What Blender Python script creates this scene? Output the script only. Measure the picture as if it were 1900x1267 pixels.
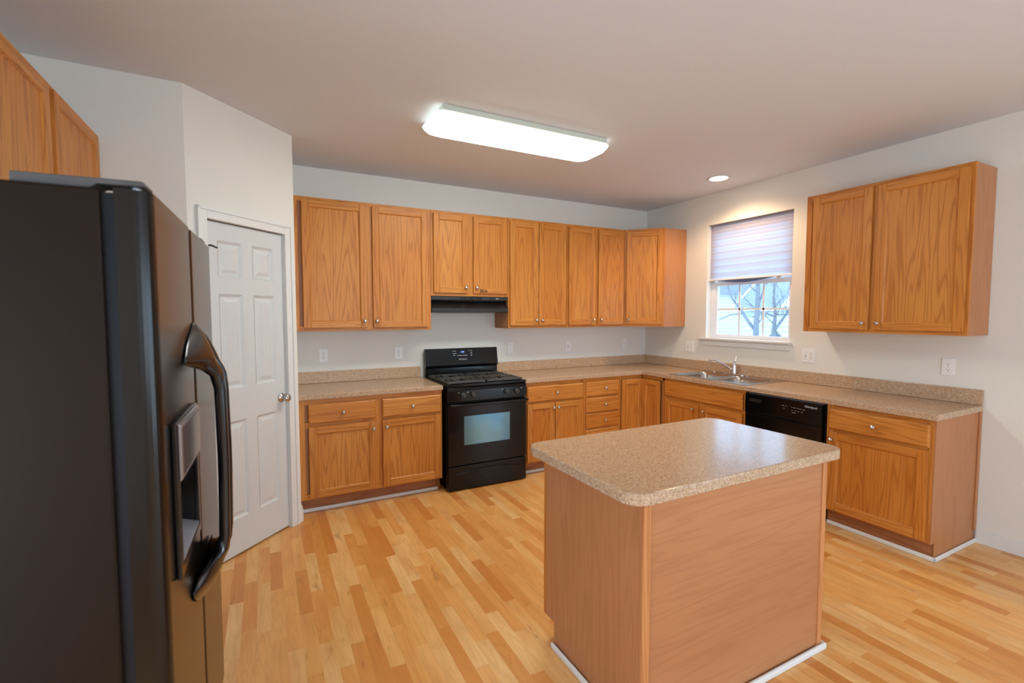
import bpy, bmesh, math, random
from math import sin, cos, pi, radians, sqrt
from mathutils import Vector, Matrix
for _o in list(bpy.data.objects): bpy.data.objects.remove(_o)
S = bpy.context.scene
COL = S.collection
random.seed(7)

# ------------------------------------------------------------------ camera
CAM = Vector((-4.1504, -4.4163, 1.5097))
YAW, PITCH, ROLL, FPX = .4802, -.0571, -.0003, 880.338
_f = Vector((sin(YAW)*cos(PITCH), cos(YAW)*cos(PITCH), sin(PITCH)))
_r = Vector((cos(YAW), -sin(YAW), 0)); _u = _r.cross(_f)
_r2 = cos(ROLL)*_r + sin(ROLL)*_u; _u2 = -sin(ROLL)*_r + cos(ROLL)*_u
cd = bpy.data.cameras.new('camera'); cam = bpy.data.objects.new('camera', cd); COL.objects.link(cam)
m3 = Matrix((_r2, _u2, -_f)).transposed()
cam.matrix_world = Matrix.Translation(CAM) @ m3.to_4x4()
cd.sensor_fit = 'HORIZONTAL'; cd.sensor_width = 36.0; cd.lens = FPX/1900*36
cd.clip_start = .05; cd.clip_end = 200
cd.dof.use_dof = True; cd.dof.focus_distance = 4.2; cd.dof.aperture_fstop = 3.2
S.camera = cam

# ------------------------------------------------------------------ sky, daylight, exposure
S.view_settings.view_transform = 'Standard'; S.view_settings.look = 'None'
S.view_settings.gamma = 1.0; S.view_settings.use_curve_mapping = False
S.view_settings.exposure = 0.90
W = bpy.data.worlds.new('overcast_sky'); S.world = W; W.use_nodes = True
_bg = W.node_tree.nodes['Background']; _bg.inputs[0].default_value = (.42, .68, 1, 1); _bg.inputs[1].default_value = 2.55

def area_light(name, loc, direction, sx, sy, power, color, portal=False):
    d = bpy.data.lights.new(name, 'AREA'); d.shape = 'RECTANGLE'; d.size = sx; d.size_y = sy
    d.energy = power; d.color = color
    o = bpy.data.objects.new(name, d); COL.objects.link(o); o.location = loc
    o.rotation_euler = Vector(direction).to_track_quat('-Z', 'Z').to_euler()
    if portal: d.cycles.is_portal = True
    return o
XL_DOOR = -5.17
DAY = (.80, .90, 1.0)
area_light('kitchen_window_portal', (.155, -1.355, 1.85), (-1, 0, 0), .9, 1.16, 1, (1, 1, 1), True)
area_light('patio_daylight', (.17, -6.1, 1.1), (-1, 0, 0), 1.75, 2.0, 28, DAY)      # daylight arriving at the patio door
area_light('near_window_daylight', (-2.6, -8.17, 1.45), (0, 1, 0), 2.3, 1.35, 62, DAY)  # daylight arriving at the window behind
area_light('island_fill_light', (XL_DOOR-.12, -3.95, 1.1), (1, 0, 0), .8, 1.9, 17, (1.0, .86, .70))  # unseen fill lamp, added to brighten the island's left side
EM_TUBE = 12.8
P_DOWN = 26.0

# ------------------------------------------------------------------ materials
def lin(h):
    h = h.lstrip('#'); out = []
    for i in (0, 2, 4):
        c = int(h[i:i+2], 16)/255
        out.append(c/12.92 if c <= .04045 else ((c+.055)/1.055)**2.4)
    return (*out, 1)
class NT:
    def __init__(s, name):
        s.m = bpy.data.materials.new(name); s.m.use_nodes = True
        s.t = s.m.node_tree; s.t.nodes.clear()
        s.out = s.n('ShaderNodeOutputMaterial')
    def n(s, typ, **kw):
        nd = s.t.nodes.new(typ)
        for k, v in kw.items(): setattr(nd, k, v)
        return nd
    def l(s, a, b): s.t.links.new(a, b)
    def math(s, op, a, b=None, clamp=False):
        nd = s.n('ShaderNodeMath', operation=op); nd.use_clamp = clamp
        for i, v in enumerate((a, b)):
            if v is None: continue
            if isinstance(v, (int, float)): nd.inputs[i].default_value = v
            else: s.l(v, nd.inputs[i])
        return nd.outputs[0]
    def ramp(s, fac, stops):
        nd = s.n('ShaderNodeValToRGB'); e = nd.color_ramp.elements
        while len(e) < len(stops): e.new(.5)
        for el, (p, c) in zip(e, stops): el.position = p; el.color = c
        s.l(fac, nd.inputs[0]); return nd.outputs[0]
    def mix(s, fac, a, b, mode='MIX'):
        nd = s.n('ShaderNodeMix', data_type='RGBA', blend_type=mode)
        for i, v in ((0, fac), (6, a), (7, b)):
            if isinstance(v, (int, float)): nd.inputs[i].default_value = v
            elif isinstance(v, tuple): nd.inputs[i].default_value = v
            else: s.l(v, nd.inputs[i])
        return nd.outputs[2]
    def bsdf(s, color=None, rough=.5, metal=0, spec=.5, coat=0, bump=None, bstr=.1, bdist=.002):
        b = s.n('ShaderNodeBsdfPrincipled')
        if isinstance(color, tuple): b.inputs['Base Color'].default_value = color
        elif color is not None: s.l(color, b.inputs['Base Color'])
        if isinstance(rough, (int, float)): b.inputs['Roughness'].default_value = rough
        else: s.l(rough, b.inputs['Roughness'])
        b.inputs['Metallic'].default_value = metal
        b.inputs['Specular IOR Level'].default_value = spec
        b.inputs['Coat Weight'].default_value = coat; b.inputs['Coat Roughness'].default_value = .12
        if bump is not None:
            bp = s.n('ShaderNodeBump'); bp.inputs['Strength'].default_value = bstr; bp.inputs['Distance'].default_value = bdist
            s.l(bump, bp.inputs['Height']); s.l(bp.outputs[0], b.inputs['Normal'])
        s.l(b.outputs[0], s.out.inputs[0]); return b
    def coord(s, scale=(1, 1, 1), rnd=0.0):
        tc = s.n('ShaderNodeTexCoord'); mp = s.n('ShaderNodeMapping'); mp.inputs['Scale'].default_value = scale
        if rnd:
            oi = s.n('ShaderNodeObjectInfo'); cb = s.n('ShaderNodeCombineXYZ')
            r = s.math('MULTIPLY', oi.outputs['Random'], rnd)
            for i in range(3): s.l(r, cb.inputs[i])
            va = s.n('ShaderNodeVectorMath', operation='ADD'); s.l(tc.outputs['Object'], va.inputs[0]); s.l(cb.outputs[0], va.inputs[1])
            s.l(va.outputs[0], mp.inputs[0])
        else: s.l(tc.outputs['Object'], mp.inputs[0])
        return mp.outputs[0]
    def noise(s, vec, scale, detail=3, rough=.5, dist=0):
        nd = s.n('ShaderNodeTexNoise'); s.l(vec, nd.inputs['Vector'])
        nd.inputs['Scale'].default_value = scale; nd.inputs['Detail'].default_value = detail
        nd.inputs['Roughness'].default_value = rough; nd.inputs['Distortion'].default_value = dist
        return nd.outputs['Fac']
def simple(name, hexc, rough=.5, metal=0, spec=.5, coat=0, vary=.04, scale=30):
    t = NT(name); c = lin(hexc); v = t.noise(t.coord(), scale, 3)
    d = tuple(max(0, x*(1-vary)) for x in c[:3])+(1,); b = tuple(min(1, x*(1+vary)) for x in c[:3])+(1,)
    t.bsdf(t.ramp(v, [(.3, d), (.7, b)]), rough, metal, spec, coat); return t.m
def oak(name, axis, light, mid, dark, rough=.40, rings=13, fig=1.0):
    t = NT(name); sc = [9.0, 9.0, 9.0]; sc['XYZ'.index(axis)] = .5
    v = t.coord(tuple(sc), 37.0)
    n1 = t.noise(v, 1.0, 2, .45, .25)
    ring = t.math('SINE', t.math('MULTIPLY', n1, rings*6.28))
    ring = t.math('MULTIPLY', t.math('ADD', ring, 1), .5)
    ring = t.math('POWER', ring, 3.5)
    sc2 = [210.0]*3; sc2['XYZ'.index(axis)] = 6.0
    pore = t.noise(t.coord(tuple(sc2), 11.0), 1.0, 3, .6)
    pm = t.math('MULTIPLY', t.math('SUBTRACT', pore, .46, True), 3.0, True)
    sc3 = [2.2]*3; sc3['XYZ'.index(axis)] = .5
    tone = t.noise(t.coord(tuple(sc3), 23.0), 1.0, 2)
    base = t.ramp(tone, [(.3, mid), (.7, light)])
    f = t.math('ADD', t.math('MULTIPLY', ring, .42*fig), t.math('MULTIPLY', pm, .36), True)
    colr = t.mix(f, base, dark)
    t.bsdf(colr, rough, 0, .32, .0, bump=pore, bstr=.06); return t.m
OL, OM, OD = lin('d38e42'), lin('c97d30'), lin('944b10')
OAK = {a: oak('honey_oak_grain_'+a.lower(), a, OL, OM, OD) for a in 'XYZ'}
LL, LM, LD = lin('c08559'), lin('b6794e'), lin('975c37')
LAM = {a: oak('oak_laminate_grain_'+a.lower(), a, LL, LM, LD, .42, 11, .55) for a in 'XYZ'}
M_TRIMOAK = oak('oak_corner_trim', 'Z', lin('d0905c'), lin('c88450'), lin('a4612f'))
TOE = oak('toe_board_oak', 'X', lin('b0744c'), lin('a2673f'), lin('80492a'), .5)
def wallpaint(name, hexc, rough=.7):
    t = NT(name); v = t.coord(); n = t.noise(v, 180, 4)
    t.bsdf(lin(hexc), rough, 0, .3, bump=n, bstr=.05, bdist=.001); return t.m
M_WALL = wallpaint('wall_paint', 'e7e3da'); M_CEIL = wallpaint('ceiling_paint', 'e0e2e7', .9)
M_WHITE = simple('white_trim_paint', 'e4e2de', .42, vary=.01)
M_DOOR = simple('white_door_paint', 'd4d4d1', .45, vary=.01)
M_PLATE = simple('white_plate_plastic', 'f0eeea', .35, vary=.01)
M_SLOT = simple('dark_slot', '3a3632', .6)
M_VINYL = simple('window_vinyl', 'e6e6ea', .35, vary=.01)
def countermat():
    t = NT('speckled_laminate'); v = t.coord()
    a = t.noise(v, 170, 4, .7); b = t.noise(v, 330, 2, .6); 
    vo = t.n('ShaderNodeTexVoronoi'); vo.inputs['Scale'].default_value = 230; t.l(v, vo.inputs['Vector'])
    sp = t.n('ShaderNodeSeparateColor'); t.l(vo.outputs['Color'], sp.inputs[0])
    c = t.ramp(a, [(.34, lin('a58361')), (.48, lin('bf9c7c')), (.56, lin('c8a889')), (.70, lin('d8bfa2'))])
    c = t.mix(t.math('MULTIPLY', t.math('GREATER_THAN', sp.outputs[0], .80), .55), c, lin('8a6a50'))
    c = t.mix(t.math('MULTIPLY', t.math('GREATER_THAN', sp.outputs[1], .86), .5), c, lin('d9c8b0'))
    t.bsdf(c, .17, 0, .22); return t.m
M_COUNTER = countermat()
def floormat():
    t = NT('strip_plank_floor'); tc = t.n('ShaderNodeTexCoord'); sp = t.n('ShaderNodeSeparateXYZ'); t.l(tc.outputs['Object'], sp.inputs[0])
    SW = .064
    xi = t.math('FLOOR', t.math('DIVIDE', sp.outputs[0], SW))
    w1 = t.n('ShaderNodeTexWhiteNoise', noise_dimensions='1D'); t.l(xi, w1.inputs['W'])
    off = t.math('MULTIPLY', w1.outputs['Value'], 3.0)
    yy = t.math('DIVIDE', t.math('ADD', sp.outputs[1], off), .46)
    yi = t.math('FLOOR', yy)
    cb = t.n('ShaderNodeCombineXYZ'); t.l(xi, cb.inputs[0]); t.l(yi, cb.inputs[1])
    w2 = t.n('ShaderNodeTexWhiteNoise', noise_dimensions='2D'); t.l(cb.outputs[0], w2.inputs['Vector'])
    base = t.ramp(w2.outputs['Value'], [(0, lin('d28640')), (.2, lin('de9850')), (.45, lin('eaaa60')), (.7, lin('f0b76e')), (1, lin('f4c888'))])
    # grain, shifted per strip
    ofv = t.n('ShaderNodeVectorMath', operation='MULTIPLY_ADD'); t.l(cb.outputs[0], ofv.inputs[0]); ofv.inputs[1].default_value = (3.17, 5.31, 1.7); t.l(tc.outputs['Object'], ofv.inputs[2])
    mp = t.n('ShaderNodeMapping'); mp.inputs['Scale'].default_value = (16, 1.6, 1); t.l(ofv.outputs[0], mp.inputs[0])
    g = t.noise(mp.outputs[0], 1.0, 3, .5, .4)
    ring = t.math('POWER', t.math('MULTIPLY', t.math('ADD', t.math('SINE', t.math('MULTIPLY', g, 46)), 1), .5), 2)
    mp2 = t.n('ShaderNodeMapping'); mp2.inputs['Scale'].default_value = (220, 8, 1); t.l(ofv.outputs[0], mp2.inputs[0])
    fine = t.noise(mp2.outputs[0], 1.0, 2)
    mp3 = t.n('ShaderNodeMapping'); mp3.inputs['Scale'].default_value = (11, 2.6, 1); t.l(ofv.outputs[0], mp3.inputs[0])
    kn = t.math('MULTIPLY', t.math('SUBTRACT', t.noise(mp3.outputs[0], 1.4, 3, .6, .8), .62, True), 5.0, True)
    mp4 = t.n('ShaderNodeMapping'); mp4.inputs['Scale'].default_value = (9, 2.2, 1); t.l(ofv.outputs[0], mp4.inputs[0])
    tone = t.noise(mp4.outputs[0], 1.0, 2, .5)
    base = t.mix(t.math('MULTIPLY', t.math('SUBTRACT', tone, .38, True), 1.6, True), base, lin('cd843c'))
    c = t.mix(t.math('MULTIPLY', ring, .15), base, lin('b06c30'))
    c = t.mix(t.math('MULTIPLY', fine, .12), c, lin('b07238'))
    c = t.mix(t.math('MULTIPLY', kn, .65), c, lin('84481c'))
    # joints between boards of three strips, and butt joints
    fx = t.math('FRACT', t.math('DIVIDE', sp.outputs[0], SW*3)); fy = t.math('FRACT', yy)
    j = t.math('MAXIMUM', t.math('LESS_THAN', fx, .008), t.math('LESS_THAN', fy, .002))
    c = t.mix(t.math('MULTIPLY', j, .25), c, lin('8a5426'))
    t.bsdf(c, .33, 0, .45, bump=fine, bstr=.03); return t.m
M_FLOOR = floormat()
M_BLACK = simple('black_enamel', '08080a', .14, 0, .35, .0, vary=.1)
M_HOOD = simple('black_hood_enamel', '101011', .22, 0, .8, vary=.1)
M_BLACKM = simple('black_satin', '121110', .42, vary=.15)
M_IRON = simple('grey_cast_grate', '4a4945', .42, .25, vary=.12, scale=80)
M_GROOVE = simple('black_recess', '030303', .7)
def fridgemat():
    t = NT('black_fridge_skin'); v = t.coord(); n = t.noise(v, 420, 2)
    sm = t.noise(v, 26, 5, .75); cl = t.noise(v, 3.0, 2)
    spot = t.math('MULTIPLY', t.math('GREATER_THAN', sm, .70), t.math('GREATER_THAN', cl, .54))
    c = t.mix(t.math('MULTIPLY', spot, .35), lin('20150d'), lin('5a5855'))
    t.bsdf(c, .45, 0, .10, 0, bump=n, bstr=.12, bdist=.0006); return t.m
M_FRIDGE = fridgemat()
M_FDOOR = simple('black_fridge_door', '120f0d', .2, 0, .4, .0, vary=.08)
M_FHANDLE = simple('black_gloss_plastic', '0c0c10', .2, 0, .5, .2)
M_SILVER = simple('silver_plastic', 'a9a6a8', .22, .7, vary=.03)
M_GREYPL = simple('grey_plastic', '8b8b90', .4)
M_HINGE = simple('grey_hinge_cover', '4c4745', .4)
M_PANEL = simple('glossy_grey_panel', '7a6c68', .15, .6, vary=.05)
M_GASKET = simple('fridge_gasket', '10121a', .4, 0, .25)
M_STEEL = simple('brushed_steel', 'b9b6b3', .26, 1.0, vary=.05, scale=60)
M_CHROME = simple('chrome', 'd6d6d8', .07, 1.0, vary=.01)
M_NICKEL = simple('satin_nickel', 'c4bfb8', .24, 1.0, vary=.03)
M_LETTER = simple('printed_light_grey', 'c9ccd2', .4)
M_DARKINK = simple('dark_brown_ink', '2e1608', .5)
def glassmat():
    t = NT('window_glass'); tr = t.n('ShaderNodeBsdfTransparent'); gl = t.n('ShaderNodeBsdfGlossy'); gl.inputs['Roughness'].default_value = .02
    mx = t.n('ShaderNodeMixShader'); mx.inputs[0].default_value = .07
    tr.inputs[0].default_value = (.93, .96, .97, 1)
    t.l(tr.outputs[0], mx.inputs[1]); t.l(gl.outputs[0], mx.inputs[2]); t.l(mx.outputs[0], t.out.inputs[0]); return t.m
M_GLASS = glassmat()
def ovenglass():
    t = NT('oven_window_glass'); v = t.coord()
    n = t.noise(v, 4, 1); b = t.bsdf(t.ramp(n, [(.35, (.12, .25, .34, 1)), (.65, (.17, .29, .30, 1))]), .12, 1.0)  # bluish reflection of the windows is put into the base colour
    return t.m
M_OVENGLASS = ovenglass()
def fabric():
    t = NT('pleated_shade_fabric'); v = t.coord(); n = t.noise(v, 260, 3)
    c = t.ramp(n, [(.3, lin('d6d4dc')), (.7, lin('e4e2ea'))])
    df = t.n('ShaderNodeBsdfDiffuse'); tl = t.n('ShaderNodeBsdfTranslucent'); mx = t.n('ShaderNodeMixShader')
    sp = t.n('ShaderNodeSeparateXYZ'); tc = t.n('ShaderNodeTexCoord'); t.l(tc.outputs['Object'], sp.inputs[0])
    st = t.math('LESS_THAN', t.math('FRACT', t.math('DIVIDE', sp.outputs[2], .075)), .5)   # bands put the backlit look of doubled pleats into the translucency
    t.l(t.math('ADD', t.math('MULTIPLY', st, .18), .38), mx.inputs[0])
    df.inputs[0].default_value = lin('bdb0b2'); t.l(c, tl.inputs[0]); t.l(df.outputs[0], mx.inputs[1]); t.l(tl.outputs[0], mx.inputs[2]); t.l(mx.outputs[0], t.out.inputs[0]); return t.m
M_FABRIC = fabric()
M_FABRICBACK = simple('shade_backing', '6a78a0', .8)
def emit(name, col, st):
    t = NT(name); e = t.n('ShaderNodeEmission'); e.inputs[0].default_value = col; e.inputs[1].default_value = st; t.l(e.outputs[0], t.out.inputs[0]); return t.m
M_TUBE = emit('lit_diffuser', (.95, 1.0, .93, 1), EM_TUBE)
M_RIM = emit('lit_diffuser_rim', (.93, 1.0, .92, 1), 1.1)
M_BULB = emit('lit_bulb', (1.0, .86, .68, 1), 14.0)
M_CLOCK = emit('clock_digits', (.18, .25, 1.0, 1), 2.2)
M_CLOCKBG = simple('clock_window', '04061c', .2)
M_FIXT = simple('fixture_enamel', 'd0d6c8', .4, vary=.01)
M_SIDING = None
def siding():
    t = NT('lap_siding'); tc = t.n('ShaderNodeTexCoord'); sp = t.n('ShaderNodeSeparateXYZ'); t.l(tc.outputs['Object'], sp.inputs[0])
    f = t.math('FRACT', t.math('DIVIDE', sp.outputs[2], .2))
    c = t.mix(t.math('LESS_THAN', f, .14), lin('e4e6ea'), lin('b4bac4')); t.bsdf(c, .7, bump=f, bstr=.3, bdist=.01); return t.m
M_SIDING = siding()
M_SHINGLE = simple('grey_shingles', '9a9ca4', .9, vary=.15, scale=14)
M_BARK = simple('grey_bark', '87878a', .9, vary=.2, scale=18)
M_SHRUB = simple('dark_shrub', '6c6e72', .9, vary=.3, scale=22)
M_LAWN = simple('pale_winter_lawn', 'c2c2b8', .95, vary=.15, scale=3)

# ------------------------------------------------------------------ mesh helpers
class MB:
    def __init__(s): s.v = []; s.f = []; s.m = []; s.s = []
    def add(s, verts, faces, mi=0, smooth=False):
        b = len(s.v); s.v += [tuple(v) for v in verts]
        for f in faces: s.f.append([b+i for i in f]); s.m.append(mi); s.s.append(smooth)
    def box(s, x0, y0, z0, x1, y1, z1, mi=0):
        x0, x1 = sorted((x0, x1)); y0, y1 = sorted((y0, y1)); z0, z1 = sorted((z0, z1))
        s.add([(x0,y0,z0),(x1,y0,z0),(x1,y1,z0),(x0,y1,z0),(x0,y0,z1),(x1,y0,z1),(x1,y1,z1),(x0,y1,z1)],
              [(0,3,2,1),(4,5,6,7),(0,1,5,4),(1,2,6,5),(2,3,7,6),(3,0,4,7)], mi); return s
    def prism(s, poly, fn, a, b, mi=0, smooth=False):
        n = len(poly)
        s.add([fn(p[0], p[1], a) for p in poly]+[fn(p[0], p[1], b) for p in poly],
              [list(range(n))[::-1], list(range(n, 2*n))]+[(i, (i+1) % n, n+(i+1) % n, n+i) for i in range(n)], mi, smooth); return s
    def rings(s, rs, mi=0, smooth=True, cap0=True, cap1=True):
        n = len(rs[0]); V = [p for r in rs for p in r]; F = []
        for k in range(len(rs)-1):
            for i in range(n): F.append((k*n+i, k*n+(i+1) % n, (k+1)*n+(i+1) % n, (k+1)*n+i))
        if cap0: F.append(list(range(n))[::-1])
        if cap1: F.append([(len(rs)-1)*n+i for i in range(n)])
        s.add(V, F, mi, smooth); return s
    def lathe(s, prof, c, axis, n=24, mi=0, smooth=True):
        a = Vector(axis).normalized(); e1 = a.orthogonal().normalized(); e2 = a.cross(e1); c = Vector(c)
        rs = [[c+a*h+e1*(r*cos(2*pi*i/n))+e2*(r*sin(2*pi*i/n)) for i in range(n)] for r, h in prof]
        return s.rings(rs, mi, smooth)
    def tube(s, pts, rad, n=12, mi=0):
        pts = [Vector(p) for p in pts]; rad = rad if isinstance(rad, (list, tuple)) else [rad]*len(pts)
        rs = []; e1 = None
        for i, p in enumerate(pts):
            d = (pts[min(i+1, len(pts)-1)]-pts[max(i-1, 0)]).normalized()
            e1 = d.orthogonal().normalized() if e1 is None else (e1-d*e1.dot(d)).normalized()
            e2 = d.cross(e1); rs.append([p+e1*(rad[i]*cos(2*pi*k/n))+e2*(rad[i]*sin(2*pi*k/n)) for k in range(n)])
        return s.rings(rs, mi)
    def grid(s, us, vs, inside, w0, w1, fn, mi=0):
        """one slab with holes: cells of a grid kept where inside(u,v); shared vertices, no inner faces"""
        idx = {}; V = []; F = []
        def vid(i, j, k):
            if (i, j, k) not in idx: idx[(i, j, k)] = len(V); V.append(fn(us[i], vs[j], (w0, w1)[k]))
            return idx[(i, j, k)]
        K = lambda i, j: 0 <= i < len(us)-1 and 0 <= j < len(vs)-1 and inside((us[i]+us[i+1])/2, (vs[j]+vs[j+1])/2)
        for i in range(len(us)-1):
            for j in range(len(vs)-1):
                if not K(i, j): continue
                F.append((vid(i,j,0), vid(i,j+1,0), vid(i+1,j+1,0), vid(i+1,j,0)))
                F.append((vid(i,j,1), vid(i+1,j,1), vid(i+1,j+1,1), vid(i,j+1,1)))
                if not K(i-1, j): F.append((vid(i,j,0), vid(i,j,1), vid(i,j+1,1), vid(i,j+1,0)))
                if not K(i+1, j): F.append((vid(i+1,j,0), vid(i+1,j+1,0), vid(i+1,j+1,1), vid(i+1,j,1)))
                if not K(i, j-1): F.append((vid(i,j,0), vid(i+1,j,0), vid(i+1,j,1), vid(i,j,1)))
                if not K(i, j+1): F.append((vid(i,j+1,0), vid(i,j+1,1), vid(i+1,j+1,1), vid(i+1,j+1,0)))
        s.add(V, F, mi); return s
    def build(s, name, mats, parent=None, bevel=0, seg=2, loc=None, rot=None):
        me = bpy.data.meshes.new(name); me.from_pydata(s.v, [], s.f)
        if not isinstance(mats, (list, tuple)): mats = [mats]
        for m in mats: me.materials.append(m)
        for p, mi, sm in zip(me.polygons, s.m, s.s): p.material_index = mi; p.use_smooth = sm
        bm = bmesh.new(); bm.from_mesh(me); bmesh.ops.recalc_face_normals(bm, faces=bm.faces); bm.to_mesh(me); bm.free(); me.update()
        o = bpy.data.objects.new(name, me); COL.objects.link(o)
        if parent: o.parent = parent
        if loc: o.location = loc
        if rot: o.rotation_euler = rot
        if bevel:
            b = o.modifiers.new('bevel', 'BEVEL'); b.width = bevel; b.segments = seg; b.limit_method = 'ANGLE'; b.angle_limit = radians(40)
        return o
def thing(name, label, cat, loc=(0, 0, 0), rz=0, group=None):
    o = bpy.data.objects.new(name, None); COL.objects.link(o); o.empty_display_size = .1
    o.location = loc; o.rotation_euler = (0, 0, rz); tag(o, label, cat, group); return o
def tag(o, label, cat, group=None):
    o['label'] = label; o['category'] = cat
    if group: o['group'] = group
    return o
def struct(o): o['kind'] = 'structure'; return o
def rrect(x0, y0, x1, y1, r, n=6):
    P = []
    for cx, cy, a0 in ((x1-r, y1-r, 0), (x0+r, y1-r, 90), (x0+r, y0+r, 180), (x1-r, y0+r, 270)):
        for k in range(n+1):
            a = radians(a0+90*k/n); P.append((cx+r*cos(a), cy+r*sin(a)))
    return P
def text_mesh(name, body, size, mat, parent, loc, rot, extrude=.0004, bold=0):
    cu = bpy.data.curves.new(name, 'FONT'); cu.body = body; cu.size = size; cu.extrude = extrude; cu.offset = bold; cu.align_x = 'CENTER'; cu.align_y = 'CENTER'
    t = bpy.data.objects.new(name+'_src', cu); COL.objects.link(t)
    me = bpy.data.meshes.new_from_object(t); bpy.data.objects.remove(t); bpy.data.curves.remove(cu)
    me.name = name; me.materials.clear(); me.materials.append(mat)
    o = bpy.data.objects.new(name, me); COL.objects.link(o); o.parent = parent; o.location = loc; o.rotation_euler = rot
    return o
R90 = pi/2

# ------------------------------------------------------------------ room shell
H = 2.754; XL = -5.17; YN = -8.0; T = .15
PA = (-3.949, -.701); PB = (-4.512, -1.264)          # pantry corner points
fl = MB(); fl.box(XL-T, YN-T, -.12, T, T, 0); struct(fl.build('floor', M_FLOOR))
ce = MB(); ce.box(XL-T, YN-T, H, T, T, H+.12); struct(ce.build('ceiling', M_CEIL))
w = MB(); w.box(PA[0]-.1, 0, 0, T, T, H); struct(w.build('wall_back', M_WALL))
WY0, WY1, WZ0, WZ1 = -1.812, -.90, 1.262, 2.437       # kitchen window opening
PY0, PY1, PZ1 = -7.0, -5.2, 2.06                      # patio door opening
w = MB(); w.grid([YN, PY0, PY1, WY0, WY1, 0], [0, WZ0, PZ1, WZ1, H],
       lambda u, v: not (WY0 < u < WY1 and WZ0 < v < WZ1) and not (PY0 < u < PY1 and v < PZ1), 0, T, lambda u, v, q: (q, u, v))
struct(w.build('wall_right', M_WALL))
w = MB(); w.grid([YN, -4.4, -3.5, PB[1]+.1], [0, 2.05, H], lambda u, v: not (-4.4 < u < -3.5 and v < 2.05), XL-T, XL, lambda u, v, q: (q, u, v)); struct(w.build('wall_left', M_WALL))  # doorway is made up, cut to let in the added fill lamp
g = MB()
for y0, y1, z0, z1 in ((-4.46, -4.39, 0, 2.11), (-3.51, -3.44, 0, 2.11), (-4.39, -3.51, 2.04, 2.11)): g.box(XL, y0, z0, XL+.014, y1, z1)
struct(g.build('trim_6', M_WHITE, bevel=.003))  # casing around the made-up doorway
NX0, NX1, NZ0, NZ1 = -3.8, -1.4, .75, 2.15
w = MB(); w.grid([XL-T, NX0, NX1, T], [0, NZ0, NZ1, H], lambda u, v: not (NX0 < u < NX1 and NZ0 < v < NZ1), YN-T, YN, lambda u, v, q: (u, q, v))
struct(w.build('wall_near', M_WALL))
w = MB(); w.box(XL, PB[1], 0, PB[0], PB[1]+.1, H); struct(w.build('wall_pantry_side', M_WALL))
w = MB(); w.box(PA[0]-.1, PA[1], 0, PA[0], 0, H); struct(w.build('wall_pantry_return', M_WALL))
# diagonal pantry wall: local x runs from B to A, faces local -y
dg = bpy.data.objects.new('tmp', None)
LAB = sqrt((PA[0]-PB[0])**2+(PA[1]-PB[1])**2); DGLOC = (PB[0], PB[1], 0); DGR = (0, 0, radians(45))
bpy.data.objects.remove(dg)
DX0, DX1, DZ1 = .108, .700, 2.062
w = MB(); w.grid([0, DX0, DX1, LAB], [0, DZ1, H], lambda u, v: not (DX0 < u < DX1 and v < DZ1), 0, .1, lambda u, v, q: (u, q, v))
struct(w.build('wall_diagonal', M_WALL, loc=DGLOC, rot=DGR))
w = MB(); w.box(DX0-.05, .11, 0, DX1+.05, .13, DZ1+.1); struct(w.build('wall_pantry_shade', M_SLOT, loc=DGLOC, rot=DGR))  # dark sheet behind the door, its colour stands in for the pantry's shade

# pantry door: six moulded panels
g = MB(); d0, d1 = DX0+.004, DX1-.004; dz0, dz1 = .012, DZ1-.010
g.box(d0, .030, dz0, d1, .052, dz1)
cols = [(d0+.085, d0+.250), (d0+.335, d0+.500)]; rows = [(.235, .850), (1.055, 1.630), (1.735, 1.945)]
us = [d0, cols[0][0], cols[0][1], cols[1][0], cols[1][1], d1]; vs = [dz0, *[z for r in rows for z in r], dz1]
inh = lambda u, v: any(a < u < b for a, b in cols) and any(a < v < b for a, b in rows)
g.grid(us, vs, lambda u, v: not inh(u, v), .018, .031, lambda u, v, q: (u, q, v))
for a, b in cols:
    for c, d in rows:
        rs = []
        for ins, y in ((0, .018), (.014, .028), (.024, .028), (.046, .0205)):
            rs.append([(a+ins, y, c+ins), (b-ins, y, c+ins), (b-ins, y, d-ins), (a+ins, y, d-ins)])
        g.rings(rs, 0, False, False, True)
door = struct(g.build('door_1', M_DOOR, loc=DGLOC, rot=DGR, bevel=.0015, seg=1))
k = MB(); k.lathe([(.0, 0), (.032, 0), (.032, .004), (.026, .008), (.012, .012), (.011, .030), (.020, .036), (.027, .046), (.027, .056), (.020, .064), (.0, .066)], (.655, .018, .935), (0, -1, 0))
k.build('door_knob', M_NICKEL, door)
k = MB(); k.tube([(.113, .012, 1.84), (.113, .012, 1.93)], .008); k.tube([(.113, .012, 1.905), (.125, -.02, 1.905), (.16, -.022, 1.895)], .005)
k.build('hinge', M_BLACKM, door)
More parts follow.
